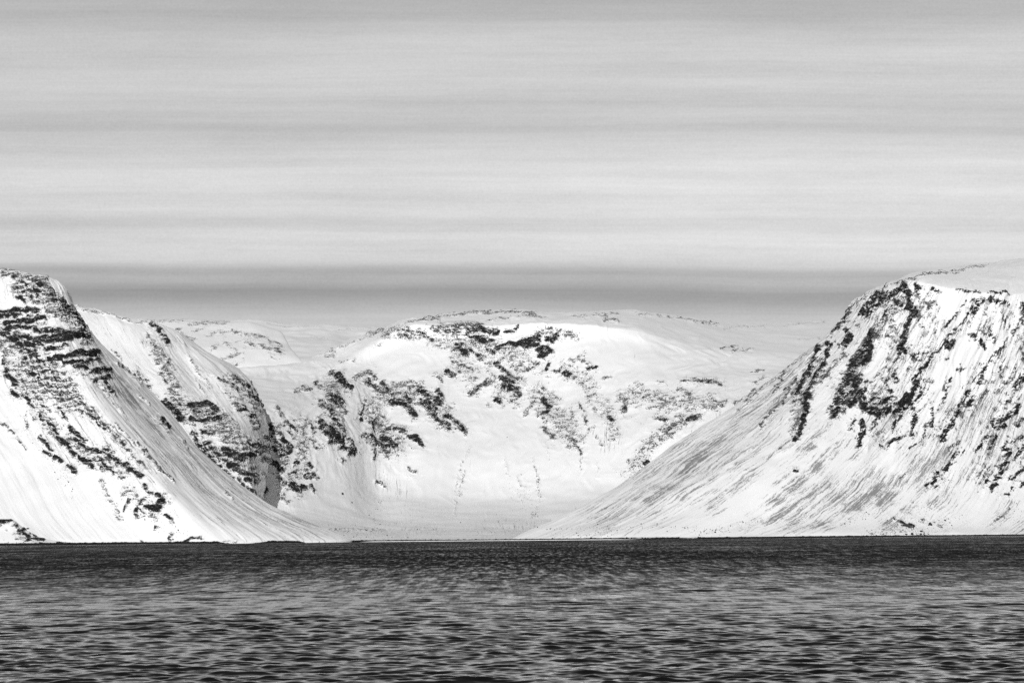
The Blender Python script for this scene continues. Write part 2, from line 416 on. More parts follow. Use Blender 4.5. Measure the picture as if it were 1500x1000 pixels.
ROCK_B = """
9 .75 372,556 384,580 392,600; 10 .7 400,625 404,650; 9 .75 402,690 400,705 396,716; 7 .6 384,720 392,730; 8 .6 396,600 402,615
40 0.49 260,590 320,620 360,660; 30 0.49 300,660 370,690; 24 0.43 340,560 380,600; 20 0.41 220,500 260,570
3 0.45 110,450 135,456 160,461 190,470 215,474; 8 0.75 221,477 232,485 240,495 244,502; 5 0.55 214,489 222,505 235,515 240,525 250,534; 5 0.4 195,555 204,562; 8 0.5 200,547 215,560 224,577; 8 0.55 235,545 245,560; 7 0.45 246,545 257,558; 12 0.55 250,570 262,580 266,592; 14 0.88 244,590 258,600 266,613
12 0.8 278,592 300,592 316,602; 8 1 280,614 300,616 321,613; 8 0.7 285,602 312,607; 8 0.75 298,632 313,637; 8 0.5 262,613 290,622; 9 0.5 318,600 330,610 346,622; 12 0.65 345,595 360,605 370,616 374,627; 8 0.5 340,625 355,640 360,652; 8 0.65 322,556 340,565 347,574; 8 0.8 339,552 352,560 363,568; 10 0.75 364,576 380,586 391,590; 9 0.4 372,557 388,572 396,580; 8 0.4 330,576 345,588
9 0.7 286,636 300,660 312,673 326,692; 10 0.65 305,650 320,665 336,677; 15 0.85 330,660 350,670 370,665 381,662; 13 0.9 368,650 385,655 400,664; 8 0.9 385,640 392,646; 11 0.95 384,672 398,676 408,685; 13 0.88 338,680 355,690 371,696; 9 0.95 364,702 373,706; 8 0.75 350,700 362,714 371,724; 6 0.75 386,694 393,705 398,713; 4 0.9 378,726 385,733; 5 0.5 403,660 410,675; 9 0.75 318,680 340,702; 8 0.6 312,700 330,712; 6 0.4 372,610 378,622; 8 0.5 345,635 352,660
3 0.35 275,520 290,545 310,570; 2.5 0.4 285,555 300,580; 3 0.4 165,512 180,530; 4 0.35 240,520 262,548
"""
STREAK_B = """
40 .40 300,560 340,620 370,680; 30 .42 180,540 240,600 300,660; 30 .30 130,470 180,520 230,580; 26 .40 225,500 265,550 310,600; 18 .45 250,500 300,545; 20 .34 300,525 345,560
"""
ROCK_C = """
3 0.45 228,472 255,470 285,472 310,471 335,472; 4 0.5 275,476 300,474 330,473; 5 0.5 303,493 320,487 345,485; 5 0.55 340,484 358,490 376,491; 5 0.55 375,490 392,497 412,507; 6 0.5 310,513 318,505; 6 0.5 328,526 345,520 356,518; 5 0.45 338,537 356,527; 6 0.6 360,500 375,508; 5 0.55 380,505 400,512; 5 0.7 402,511 411,515; 7 0.4 328,500 346,512; 7 0.5 264,490 275,496 282,499; 5 0.45 250,488 262,483; 4 0.4 285,485 300,481; 6 0.35 300,520 312,530; 4 0.45 395,520 405,527; 4 0.35 345,500 358,497
"""
STREAK_C = ""
ROCK_D = """2 0.3 390,474 430,479 470,479; 2 0.3 490,482 530,483 570,482; 2 0.3 455,494 480,497; 1.5 0.4 400,476 450,478"""
STREAK_D = ""
ROCK_E = """
10 .9 392,678 404,682 409,687; 8 .85 400,655 412,668; 9 .7 380,712 388,722; 7 .7 396,640 406,650; 8 .5 372,600 380,615
12 .6 412,655 418,672 412,690; 10 .65 408,700 416,712; 8 .5 410,725 420,735; 10 .5 405,600 412,612; 14 .3 420,690 424,720
40 0.43 640,495 700,500 760,525 750,570; 30 0.41 670,520 690,560; 34 0.48 560,580 610,580 650,605; 30 0.49 485,565 490,610 500,645; 40 0.46 540,600 565,640 580,655; 40 0.43 790,580 815,610 840,640; 30 0.36 830,540 860,560 880,600; 20 0.43 570,487 630,492; 30 0.43 920,580 990,590 1040,590; 26 0.43 930,680 965,640 1000,615; 24 0.43 440,620 445,690; 24 0.32 760,515 790,540; 24 0.41 620,490 700,495; 24 0.36 890,590 900,640; 16 0.43 800,485 840,490
8 0.5 398,632 410,623 420,618 431,616; 11 0.85 394,626 402,633 411,639 416,646; 9 0.8 425,622 434,629; 9 0.8 414,642 425,656 421,662; 7 0.55 420,632 430,640; 7 0.65 405,650 412,660; 6 0.6 418,664 426,660
7 0.55 432,573 443,568 453,572; 8 0.65 463,561 471,567; 9 0.85 486,545 497,552 504,560 510,570; 9 0.97 498,561 506,566 513,571; 10 0.55 520,556 530,550 541,546; 9 0.6 540,545 548,556; 12 0.7 536,560 550,570 561,577; 10 0.7 572,570 580,590; 12 0.75 484,580 495,590 506,602; 8 0.9 495,582 502,588; 10 0.65 468,590 480,600 487,607; 8 0.55 454,620 460,632 454,642 466,658; 11 0.9 468,620 475,635 482,647; 14 0.97 480,630 490,640 500,650 511,661; 13 1 503,655 515,661; 8 0.85 488,614 500,627; 9 0.4 458,620 470,608 482,603; 4 0.7 500,672 504,675; 10 0.8 494,640 508,645 516,655
7 0.65 427,695 433,690; 6 0.6 446,698 453,701; 12 1 427,713 435,718 443,715; 6 0.8 429,681 436,676; 6 0.85 451,678 456,684; 9 0.85 448,698 457,695; 5 0.55 438,650 446,662; 16 0.42 430,700 445,682 440,692; 6 0.75 455,714 458,721; 4 0.4 462,690 466,700
5 0.75 532,588 529,602 527,616; 12 0.55 535,615 545,622 551,632; 13 0.85 538,640 550,650 562,656; 10 0.75 558,630 575,626 592,633; 13 0.85 560,640 570,650 577,656; 12 0.6 560,662 572,667; 8 0.85 600,640 610,645 617,652; 10 0.55 538,650 548,665 546,672; 10 0.3 552,677 540,668; 9 0.6 545,640 530,636; 5 0.3 596,655 605,660; 7 0.5 600,688 609,692; 3 0.6 550,706 565,712
9 0.65 558,570 575,568 590,565 602,571; 11 0.9 573,590 590,592 600,600 607,607; 9 0.75 595,578 599,592; 15 0.75 608,570 625,580 641,592; 12 0.85 618,590 636,602; 9 0.75 634,610 645,620 657,626; 8 0.85 654,610 665,618 675,626 681,634; 9 0.65 628,605 642,617; 8 0.75 560,563 572,577; 8 0.7 640,575 648,590; 5 0.5 650,625 668,628; 7 0.5 575,560 620,562
12 0.5 563,491 580,485 595,483 615,490 632,493; 10 0.6 590,484 601,493; 11 0.7 614,486 631,498; 8 0.6 633,480 650,483 672,486; 11 1 688,483 705,482 727,487; 11 0.9 688,491 705,498 712,501; 12 0.75 676,504 665,510 682,517; 12 0.38 643,500 662,506; 9 0.7 688,514 706,526; 11 0.7 704,494 722,501; 6 0.8 740,487 750,483 758,481; 12 1 763,505 775,501 787,497; 9 1 768,508 785,506; 7 0.97 743,506 760,507; 8 0.8 728,510 742,505; 9 1 801,496 809,498 816,492; 10 1 791,513 800,509 804,516 794,521; 4 0.65 784,490 791,487; 4 0.65 812,480 816,482; 5 1 724,515; 8 0.6 640,478 700,478; 7 0.65 712,508 726,518; 8 0.5 715,483 690,486
14 0.38 732,520 750,530 770,526 782,535; 8 0.65 763,545 775,540 787,532; 6 0.4 752,540 765,550; 7 0.65 663,530 675,535 692,544; 10 0.85 654,545 664,551; 8 0.55 638,550 647,560; 6 0.55 668,545 687,544; 9 0.65 688,578 700,572 718,562; 10 0.75 727,530 735,540 745,550 753,561; 10 0.97 734,555 746,563; 12 0.8 738,568 755,572 759,581; 8 0.97 727,585 734,591; 6 0.85 750,588 758,588; 5 0.5 712,592 718,598; 20 0.36 700,545 690,560; 14 0.4 715,530 725,560 735,580; 10 0.5 745,545 760,560; 14 0.4 700,510 720,530
5 0.95 801,542 804,533; 5 0.5 808,546 821,543; 8 1 826,546 834,550; 8 0.5 794,568 790,577 780,595 769,607; 10 0.85 794,584 805,596 799,607; 10 0.5 804,575 817,582; 22 0.42 808,608 824,620 836,632; 10 0.65 798,630 812,642; 5 0.6 839,640 847,655 851,667; 12 0.35 835,600 845,615; 10 0.4 833,530 850,525 872,541; 4 0.95 861,541 873,539; 8 0.35 852,521 858,518; 5 0.55 848,590 856,605 859,622; 7 0.85 892,611 897,619; 5 0.55 886,599 892,611; 5 0.4 874,640 881,652; 8 0.35 860,575 870,590; 14 0.5 790,605 800,618; 10 0.3 855,640 872,625; 5 0.35 880,555 895,550
12 0.55 909,580 918,590 914,602; 5 0.95 914,600 918,601; 8 0.45 933,564 946,573; 5 0.45 964,559 977,562; 6 0.45 886,596 896,610; 5 0.65 998,559 1015,557 1040,557 1056,563; 10 0.5 993,572 1010,576 1017,587; 8 0.4 985,592 979,603; 10 0.5 1033,595 1050,598 1062,590; 9 0.8 968,615 977,618; 10 0.65 984,626 1000,616 1022,609; 8 0.65 973,631 979,634; 5 0.5 963,651 974,645; 10 0.35 943,646 956,661; 14 0.42 923,675 935,685 946,680; 6 0.95 945,683 951,677; 6 0.4 938,667 952,654; 6 0.55 1078,592 1095,581 1106,572; 10 0.35 1000,600 1010,590; 12 0.25 905,690 925,695; 8 0.4 990,610 1005,600
3 0.75 1058,510 1080,507; 4 0.5 1084,516 1102,512; 3 0.7 1073,515 1080,512; 3 0.5 1100,547 1120,540; 4 0.45 1120,552 1105,562
2.2 0.65 597,473 620,468 650,464 680,461 720,459 757,457 785,463; 2.2 0.6 712,472 735,467 765,464 800,466; 2 0.6 838,464 860,466 880,463 905,459; 2.5 0.6 884,470 905,472; 2 0.55 932,460 965,463 1012,470 1050,477; 2.5 .4 1058,482 1090,479 1120,480; 2.5 0.5 570,482 600,474; 2 0.5 640,470 700,472; 2.5 .38 1150,478 1210,473; 3 .3 1170,500 1210,496
4 0.35 470,520 500,510 540,495; 4 0.4 475,524 490,520; 6 0.55 540,490 560,484; 4 0.4 500,530 520,528; 5 0.35 545,510 560,503; 3 0.4 500,490 530,482
3 0.25 690,655 672,690 668,720 666,755; 4 0.3 680,690 672,725; 4 0.25 740,672 744,695; 4 0.28 780,672 788,700 790,735 784,757; 6 0.3 788,695 790,730; 4 0.22 758,700 766,735; 3 0.2 800,650 805,675; 3 0.3 850,665 852,690; 3 0.25 876,680 876,700; 5 0.3 778,752 786,758
2.5 0.55 800,775 830,774 862,773; 2.2 0.4 480,775 510,776 540,775 562,777; 2.5 0.3 600,777 640,776
"""
STREAK_E = """
30 .36 850,770 900,760 950,735 990,700; 24 .34 700,778 800,776 880,772; 30 .3 480,778 560,780 640,780; 24 .35 560,700 600,740; 24 .4 1060,620 1100,590; 30 .3 860,600 900,650
"""
ROCK_F = """
50 0.41 1270,450 1330,440 1360,450; 50 0.41 1240,560 1270,580 1330,590; 40 0.37 1300,480 1330,520 1350,560; 40 0.38 1200,520 1170,600; 50 0.34 1430,450 1480,470 1500,500; 50 0.36 1450,540 1410,600 1380,630; 50 0.34 1500,560 1450,630 1440,700; 40 0.34 1470,690 1500,660; 40 0.32 1290,640 1340,640 1400,620; 34 0.34 1370,470 1350,510 1330,540; 30 0.34 1380,690 1360,710
11 0.97 1264,458 1270,448 1280,440 1286,431; 9 0.9 1274,456 1285,449; 9 0.97 1266,462 1276,461; 14 0.85 1298,441 1309,430 1321,424; 13 0.9 1325,418 1330,430 1334,446; 10 0.8 1313,440 1320,446; 9 0.8 1344,419 1346,436; 10 0.9 1329,450 1341,456; 8 0.7 1305,450 1299,462; 7 0.65 1364,424 1376,427; 8 0.45 1354,450 1366,461; 8 0.5 1360,435 1372,445; 8 0.8 1296,430 1290,446
10 0.97 1240,484 1246,494 1239,505; 10 0.45 1250,470 1261,479; 6 0.75 1229,481 1240,464 1247,450; 6 0.75 1220,491 1232,474; 7 0.6 1225,500 1236,512; 10 0.55 1274,500 1285,480 1296,464 1311,454; 9 0.5 1311,460 1305,476 1299,492; 14 0.5 1300,470 1290,485 1278,500
8 0.88 1200,508 1190,535 1180,556 1168,578; 9 0.88 1216,504 1210,530 1196,551 1185,576 1180,606 1170,631 1164,644; 12 0.55 1236,519 1225,535 1210,551 1194,563; 7 0.92 1181,578 1179,600 1178,622; 9 0.75 1208,538 1190,562 1176,590; 10 0.45 1165,590 1170,610 1160,630; 6 0.5 1170,560 1160,580; 4 0.6 1160,560 1145,590
18 0.8 1279,489 1266,510 1255,527 1245,546 1235,571 1226,594 1220,606; 9 0.92 1276,498 1274,520 1264,532; 16 0.85 1256,553 1250,575 1244,592; 16 0.93 1258,580 1270,600 1284,606 1297,601; 9 0.97 1224,600 1221,610; 16 0.75 1279,588 1302,584; 12 0.6 1294,558 1303,576 1300,592; 10 0.5 1286,468 1278,485; 9 0.93 1260,618 1263,636 1257,648; 8 0.7 1250,614 1244,628; 8 0.5 1275,560 1290,545 1301,533; 12 0.7 1240,580 1232,600; 10 0.7 1268,560 1262,585; 10 0.6 1285,612 1275,628
10 0.85 1336,463 1328,480 1322,500 1317,517; 9 0.97 1319,504 1324,514; 12 0.5 1339,455 1351,477; 8 0.75 1334,519 1346,527; 7 0.5 1356,478 1349,492; 10 0.42 1301,480 1310,500 1299,527; 6 0.5 1316,520 1300,545; 5 0.5 1330,500 1318,530 1300,556
4.5 0.8 1426,449 1415,465 1400,481 1385,500 1370,516 1355,531 1345,546 1334,557; 8 0.92 1384,500 1391,509 1396,500; 7 0.5 1394,485 1407,490; 7 0.75 1308,550 1313,557; 6 0.75 1346,518 1340,531; 8 0.5 1352,520 1362,512; 5 0.4 1370,530 1390,525
11 0.8 1429,441 1440,437 1460,440 1477,446; 8 0.92 1436,444 1429,457; 8 0.7 1454,440 1469,446; 3.5 0.7 1404,425 1425,427 1450,430 1482,429; 5 0.6 1416,439 1405,455 1395,466 1384,479; 20 0.45 1429,475 1445,486 1457,496; 9 0.8 1419,489 1428,496; 9 0.93 1439,500 1444,510; 8 0.85 1449,489 1453,493; 14 0.65 1470,465 1476,478; 8 0.75 1496,454 1490,475 1480,491 1469,502; 12 0.85 1498,448 1502,470; 10 0.5 1420,470 1432,465
8 0.7 1471,504 1455,521 1445,536 1435,551 1425,566 1410,586 1400,601 1391,617; 14 0.55 1464,519 1471,531 1464,548; 8 0.7 1440,549 1435,562; 7 0.6 1411,540 1403,541; 9 0.93 1419,592 1426,579; 6 0.93 1393,554 1389,559; 8 0.6 1386,568 1380,590 1374,597; 9 0.5 1450,560 1440,580; 12 0.5 1500,520 1480,550 1460,575; 8 0.6 1495,560 1475,590
15 0.9 1341,563 1335,576 1329,592; 10 0.85 1326,578 1319,592; 10 0.7 1351,569 1344,587; 9 0.65 1308,606 1321,600; 6 0.9 1340,598 1336,622; 6 0.88 1366,598 1361,624; 7 0.5 1386,553 1379,577; 9 0.5 1360,575 1350,600; 7 0.6 1330,595 1318,612
6 0.75 1311,614 1306,632; 6 0.85 1341,609 1334,637; 5 0.8 1366,604 1355,626 1351,640; 6 0.8 1316,641 1301,651; 5 0.75 1290,650 1294,652; 10 0.85 1375,640 1381,634 1393,620 1401,604; 8 0.9 1377,645 1384,638; 6 0.7 1420,599 1427,594; 12 0.85 1453,620 1465,612 1480,605 1492,594; 10 0.93 1458,624 1468,624; 8 0.85 1444,640 1456,641; 7 1 1431,657 1437,648; 7 0.75 1395,675 1399,665 1411,662; 7 0.97 1384,688 1390,680; 9 0.85 1364,706 1373,694; 7 1 1367,712 1374,711; 5 0.9 1355,711 1358,708; 8 1 1470,656 1477,660; 7 0.95 1470,668 1478,664; 8 0.75 1452,645 1448,655; 6 0.97 1459,685 1465,691; 6 0.95 1464,683 1477,679; 7 1 1447,714 1458,711; 5 0.9 1444,706; 6 0.95 1457,702 1463,701; 8 0.8 1478,701 1496,689 1501,684; 10 0.7 1484,646 1497,640; 10 0.75 1488,621 1501,609; 5 0.7 1489,658 1487,672; 10 0.35 1468,727 1479,720; 7 0.85 1493,712 1497,706; 5 0.9 1483,714; 4 0.9 1475,724; 8 0.6 1500,650 1492,665; 8 0.5 1392,655 1405,648; 8 0.5 1405,600 1415,592
4 0.97 1163,691 1165,691; 5 0.5 1330,690 1320,698; 3 0.7 1340,650 1332,658; 6 0.5 1480,635 1472,650
5 0.5 1180,518 1155,537 1130,557 1100,585 1080,602; 5 0.6 1150,545 1143,560 1135,575; 6 0.6 1170,550 1150,580 1130,605; 4 0.6 1135,600 1115,625; 4 0.45 1160,645 1135,662
3 0.6 1246,450 1260,440 1285,427 1310,415 1332,409 1362,402 1400,396; 3 0.5 1400,396 1440,391; 4 0.4 1420,392 1450,388; 3 0.5 1400,398 1430,393
4 0.75 1310,762 1325,768 1340,772; 10 0.3 1315,765 1345,760 1375,770; 8 0.35 1330,778 1300,780; 5 0.5 1470,755 1455,765; 4 0.5 1478,745 1468,758; 6 0.3 1270,782 1300,782
"""
STREAK_F = """
26 .60 1290,465 1260,520 1235,580; 24 .58 1340,455 1320,510 1290,580; 20 .58 1210,510 1185,560 1165,620; 24 .55 1180,520 1130,570 1090,610; 20 .55 1380,480 1350,540 1325,600; 22 .55 1500,500 1450,570 1410,630; 26 .55 1300,580 1260,620; 24 .52 1440,600 1400,660; 30 .5 1490,600 1450,660; 26 .5 1130,640 1070,690
70 .46 1150,580 1060,650 960,720 880,760; 40 .50 1120,640 1040,700 960,750; 24 .62 1110,590 1030,665 950,735; 40 .46 1010,645 930,710 890,740; 26 .5 1165,560 1120,600 1060,660
9 .80 1162,645 1130,666 1100,690 1070,715 1040,738; 14 .66 1110,690 1070,720 1040,745; 12 .76 1215,615 1195,640 1175,660 1155,686 1135,703; 16 .66 1240,640 1200,680 1160,716 1120,745; 14 .74 1363,658 1330,690 1290,717 1250,746 1205,770; 20 .68 1382,658 1350,690 1320,717 1290,740; 18 .74 1450,655 1420,690 1395,717 1372,740; 16 .62 1345,715 1330,745 1300,768; 34 .52 1280,690 1220,735 1160,768; 12 .62 1262,725 1220,755 1190,772; 30 .55 1420,640 1380,670 1340,700; 34 .50 1500,640 1460,680; 16 .5 1480,740 1455,770; 12 .58 1225,700 1180,725 1130,760 1090,778; 18 .52 1460,560 1430,610 1400,640; 14 .6 1335,470 1310,520 1280,570; 16 .62 1290,470 1275,500 1258,530; 14 .5 1420,455 1395,490 1360,530
24 .52 1310,610 1290,640 1260,665; 30 .5 1400,600 1370,640 1330,670; 26 .48 1480,560 1450,600 1420,640; 20 .5 1360,520 1330,560 1310,590; 16 .5 1200,520 1185,550 1165,580; 22 .5 1330,460 1345,490 1330,520; 20 .42 1440,700 1410,730 1380,755; 16 .55 1180,700 1140,735 1100,760
"""
ROCK_K = """
5 1 -20,763 0,763 12,762 21,759; 4 0.7 14,754 20,760; 5 0.8 22,768 27,775; 6 1 27,780 33,776 42,772; 6 1 33,781 42,785; 5 0.8 44,780 52,786; 5 1 41,790 52,789 63,790; 3 0.8 58,794 66,796; 5 1 84,795 91,796; 4 0.7 92,790 96,793; 2.5 0.5 9,775 11,776; 2.5 0.5 4,797 12,795; 3 0.5 38,792 34,796; 2.5 0.6 22,789 25,789; 3 0.6 72,795 80,796; 6 0.9 0,770 -20,768
"""
STONES = """
3 40 690,655 672,690 668,720 666,755; 4 40 680,690 672,725; 3 22 740,672 744,695; 4 60 780,672 788,700 790,735 784,757; 9 45 760,690 768,735; 4 30 788,695 790,730; 22 60 750,700 770,750; 5 30 778,752 786,758; 14 20 730,755 760,762; 3 16 800,645 805,675
3 60 480,775 510,776 540,775 562,777; 8 60 500,783 540,783 580,786; 5 20 540,750 560,768; 8 26 548,755 560,740 555,725; 4 12 600,690 605,688
3 60 800,775 830,774 862,773 900,771; 5 50 800,783 840,784 900,782; 5 60 870,780 920,772 960,768; 3 45 960,770 1000,772 1050,776; 5 80 1050,776 1080,768 1120,760; 5 40 1010,778 1070,780
9 170 1262,782 1300,776 1340,776 1390,772; 9 90 1300,768 1340,764 1390,763; 10 60 1285,775 1310,760 1330,755; 6 40 1380,760 1410,757 1420,770; 3 40 1330,782 1370,782
12 90 1340,750 1370,735; 8 60 1240,765 1270,750; 14 60 1430,690 1460,720; 18 60 1470,730 1490,760; 14 60 1390,700 1350,720; 16 60 1450,640 1490,690
5 30 150,705 170,745 176,760; 14 40 60,650 110,700; 14 30 20,610 50,650; 10 30 90,690 110,735; 6 30 20,790 70,796; 4 20 190,750 255,770; 8 20 280,780 230,775
12 50 800,600 840,640; 12 60 690,520 740,580; 14 50 620,580 670,630; 14 40 530,600 590,670; 12 40 900,590 960,640; 14 40 950,640 930,690
8 60 330,720 380,660; 10 50 430,620 500,660; 6 30 1030,605 980,630
"""
BOULDERS = [
    (808.5, 789.5, 4.2, 'square black boulder sticking up on the dark beach below the cirque', .9),
    (1164, 691, 4.0, 'lone black boulder high on the streaked scree of the right mountain', .8),
    (1329, 769.5, 5.2, 'wide dark boulder above the right shore, left of the big tilted one', .55),
    (1363, 767.5, 6.0, 'big tilted boulder with a pale top above the right shore', .7),
    (1350, 777.5, 4.6, 'long low dark boulder close above the right beach', .5),
    (1354, 780, 2.4, 'small boulder at the right end of the long low boulder', .7),
    (1336, 781.5, 4.2, 'humped boulder standing on the right beach', .9),
    (1327.5, 781.5, 3.6, 'flat boulder beside the humped boulder on the right beach', .5),
    (1349, 782.5, 3.2, 'low dark boulder on the right beach just below the long one', .6),
    (1384, 761.5, 3.0, 'round boulder highest of the group above the right shore', .8),
    (1293, 775, 2.4, 'leftmost small boulder of the group above the right shore', .7),
    (1315, 767.5, 1.9, 'small round boulder left of the wide dark boulder, right shore', .8),
    (1380, 772.5, 2.2, 'small boulder right of the big tilted boulder, right shore', .8),
    (1394, 769, 2.0, 'rightmost small boulder of the group above the right shore', .8),
    (1268, 759.5, 1.7, 'lone small boulder on clean snow above the right shore', .8),
    (1031, 778.5, 1.7, 'small boulder in the snow near the foot of the right mountain', .8),
    (1047, 778.8, 2.8, 'dark boulder just above the shore at the foot of the right mountain', .7),
    (976.5, 777.5, 1.8, 'single small boulder on the white apron right of centre', .8),
    (611.5, 775.5, 3.6, 'flat dark boulder on the snowy valley floor left of centre', .45),
    (742.5, 641, 2.2, 'lone black boulder in the middle of the cirque snow', .8),
    (674.5, 765, 2.2, 'boulder at the foot of the left stone trail in the cirque', .8),
    (502, 724, 5.4, 'grey boulder on the snow slope right of the dark rock island', .8),
    (516, 736.5, 3.2, 'black boulder below the grey one on the snow slope', .6),
    (537, 776, 3.0, 'largest boulder in the line of stones on the valley floor', .6),
    (566.5, 783.5, 2.4, 'boulder at the right end of the stone field by the left bay shore', .7),
    (597.5, 787, 2.0, 'boulder by the bay beach right of the stone field', .7),
    (518, 785.5, 2.0, 'boulder beside the tip of the left mountain foot', .7),
    (787.5, 772, 2.4, 'boulder just above the long dark line on the valley floor', .8),
    (720, 780.5, 1.8, 'single dark boulder on the flat snow before the cirque', .8),
    (847, 783.5, 2.0, 'boulder on the valley floor right of the black beach boulder', .7),
    (866, 787, 2.2, 'boulder close behind the bay beach, right side', .8),
    (875.5, 767.5, 1.9, 'small boulder where the right apron begins', .8),
    (918, 788.5, 2.6, 'low boulder on the dark beach right of the bay', .6),
    (938, 788, 2.6, 'boulder on the beach right of the low one', .7),
    (88, 795, 5.0, 'dark block at the tip of the left shore knoll', .7),
    (41, 773.5, 4.2, 'flat black rock slab perched on the left shore knoll', .4),
    (256, 796, 2.8, 'small dark rock on the beach under the left mountain', .7),
]


def offframe(x0, x1, y0, y1, n, slant, seed):
    rr = np.random.default_rng(seed); out = []
    for k in range(n):
        x, y = rr.uniform(x0, x1), rr.uniform(y0, y1); L = rr.uniform(12, 60)
        out.append('%.0f %.2f %.0f,%.0f %.0f,%.0f' % (rr.uniform(6, 26), rr.uniform(.4, .9), x, y, x + slant * L, y + L * .8))
    return '\n' + '\n'.join(out)
ROCK_A += offframe(-1400, -20, 420, 560, 110, 1.0, 1) + offframe(-1400, -40, 560, 720, 60, .8, 2)
ROCK_F += offframe(1515, 2900, 440, 640, 130, -.7, 3) + offframe(1515, 2900, 640, 740, 60, -.8, 4)
STREAK_F += offframe(1515, 2900, 520, 740, 60, -.8, 5)

def zip_pts(xy, Y): return [(a, b, c) for (a, b), c in zip(xy, Y)]

# ------------------------------------------------------------------ left mountain
add_sheet('A', 'rocky_mountain', [
    zip_pts([(-1500, 350), (-1470, 450), (-1430, 560), (-1390, 670), (-1360, 755), (-1350, 801)], [3700, 3500, 3300, 3120, 2980, 2900]),
    zip_pts([(-430, 380), (-410, 480), (-380, 580), (-340, 680), (-320, 760), (-310, 799)], [3560, 3360, 3190, 3040, 2920, 2850]),
    zip_pts([(-240, 388), (-190, 480), (-120, 580), (-60, 680), (-20, 760), (10, 797)], [3540, 3340, 3170, 3020, 2900, 2840]),
    zip_pts([(-40, 394), (0, 480), (50, 580), (105, 675), (150, 750), (185, 796)], [3500, 3300, 3130, 2990, 2880, 2820]),
    zip_pts([(45, 404), (85, 478), (116, 555), (178, 640), (238, 720), (305, 796)], [3440, 3230, 3080, 2960, 2860, 2800]),
    zip_pts([(74, 413), (112, 468), (160, 545), (245, 645), (330, 733), (420, 795)], [3470, 3300, 3190, 3060, 2950, 2850]),
    zip_pts([(84, 424), (126, 480), (202, 555), (301, 665), (392, 738), (516, 793.5)], [3540, 3430, 3330, 3200, 3080, 2940]),
    ], M_strata, ROCK_A, STREAK_A, hidden=after_shift(-50, 140, 0.5), rock_amp=1.0, strata=3.2, drift=3.6, flute=.45, ribs=5, rib_w=70, rib_env=.3,
    label='steep snowy mountain with bedded black cliffs, filling the left edge', cat='mountain')

# ------------------------------------------------------------------ ridge behind it
add_sheet('B', 'mountain_ridge', [
    zip_pts([(40, 440), (80, 520), (130, 600), (180, 680), (230, 750)], [3900, 3750, 3650, 3550, 3450]),
    zip_pts([(110, 449), (165, 515), (220, 580), (270, 650), (310, 730)], [3900, 3720, 3600, 3480, 3380]),
    zip_pts([(165, 462), (215, 520), (270, 585), (315, 655), (345, 735)], [3880, 3700, 3570, 3440, 3330]),
    zip_pts([(218, 473), (258, 522), (303, 575), (345, 640), (372, 735)], [3880, 3740, 3640, 3470, 3320]),
    zip_pts([(232, 480), (288, 512), (336, 560), (370, 640), (374, 738)], [3930, 3810, 3710, 3560, 3430]),
    zip_pts([(240, 488), (306, 517), (366, 553), (395, 655), (384, 745)], [4010, 3940, 3870, 3750, 3610]),
    ], M_strata, ROCK_B, STREAK_B, hidden=after_shift(-50, 90, 0.4), rock_amp=1.1, strata=2.4, drift=2.2, flute=.7, ribs=8, rib_w=80, rib_env=.5, skirt=False,
    label='white snow ridge with dark crags running down behind the left mountain', cat='mountain ridge')

# ------------------------------------------------------------------ rounded shoulder behind the ridge
add_sheet('C', 'mountain_shoulder', [
    zip_pts([(170, 482), (190, 500), (215, 530), (245, 565), (280, 600)], [5000, 4790, 4640, 4560, 4570]),
    zip_pts([(225, 471), (240, 489), (262, 512), (285, 550), (300, 600)], [5000, 4790, 4640, 4560, 4570]),
    zip_pts([(262, 469.5), (278, 490), (300, 516), (325, 555), (345, 620)], [5000, 4790, 4640, 4560, 4570]),
    zip_pts([(305, 471), (322, 492), (345, 520), (365, 560), (385, 630)], [5000, 4790, 4640, 4560, 4570]),
    zip_pts([(350, 471), (370, 494), (390, 525), (405, 570), (410, 640)], [5000, 4790, 4640, 4560, 4570]),
    zip_pts([(387, 479), (403, 502), (418, 530), (428, 575), (425, 645)], [5000, 4790, 4640, 4560, 4570]),
    zip_pts([(404, 490), (428, 514), (444, 535), (452, 580), (440, 650)], [5000, 4790, 4640, 4560, 4570]),
    ], M_iso, ROCK_C, STREAK_C, flute=.08, hidden=after_shift(-20, 200, 0.7), rock_amp=0.6, drift=3.5, skirt=False,
    label='low rounded snow shoulder at the head of the left ridge', cat='hill')

# ------------------------------------------------------------------ far plateau
add_sheet('D', 'distant_plateau', [
    zip_pts([(250, 474), (240, 485), (230, 500), (220, 540)], [8200, 7600, 7000, 6200]),
    zip_pts([(340, 471), (335, 484), (330, 500), (325, 540)], [8200, 7600, 7000, 6200]),
    zip_pts([(382, 471.5), (380, 486), (385, 503), (390, 540)], [8200, 7600, 7000, 6200]),
    zip_pts([(430, 476), (432, 492), (435, 507), (440, 545)], [8200, 7500, 6900, 6200]),
    zip_pts([(480, 478), (480, 494), (480, 508), (480, 545)], [8200, 7500, 6900, 6200]),
    zip_pts([(530, 480.5), (530, 496), (530, 510), (530, 545)], [8200, 7600, 7000, 6200]),
    zip_pts([(600, 482), (600, 498), (600, 512), (600, 545)], [8200, 7600, 7000, 6200]),
    ], M_iso, ROCK_D, STREAK_D, flute=0, drift=9, skirt=False, back=(0, 900, -60), pxs=1.3,
    label='far flat snow plateau seen through the gap left of centre', cat='plateau')

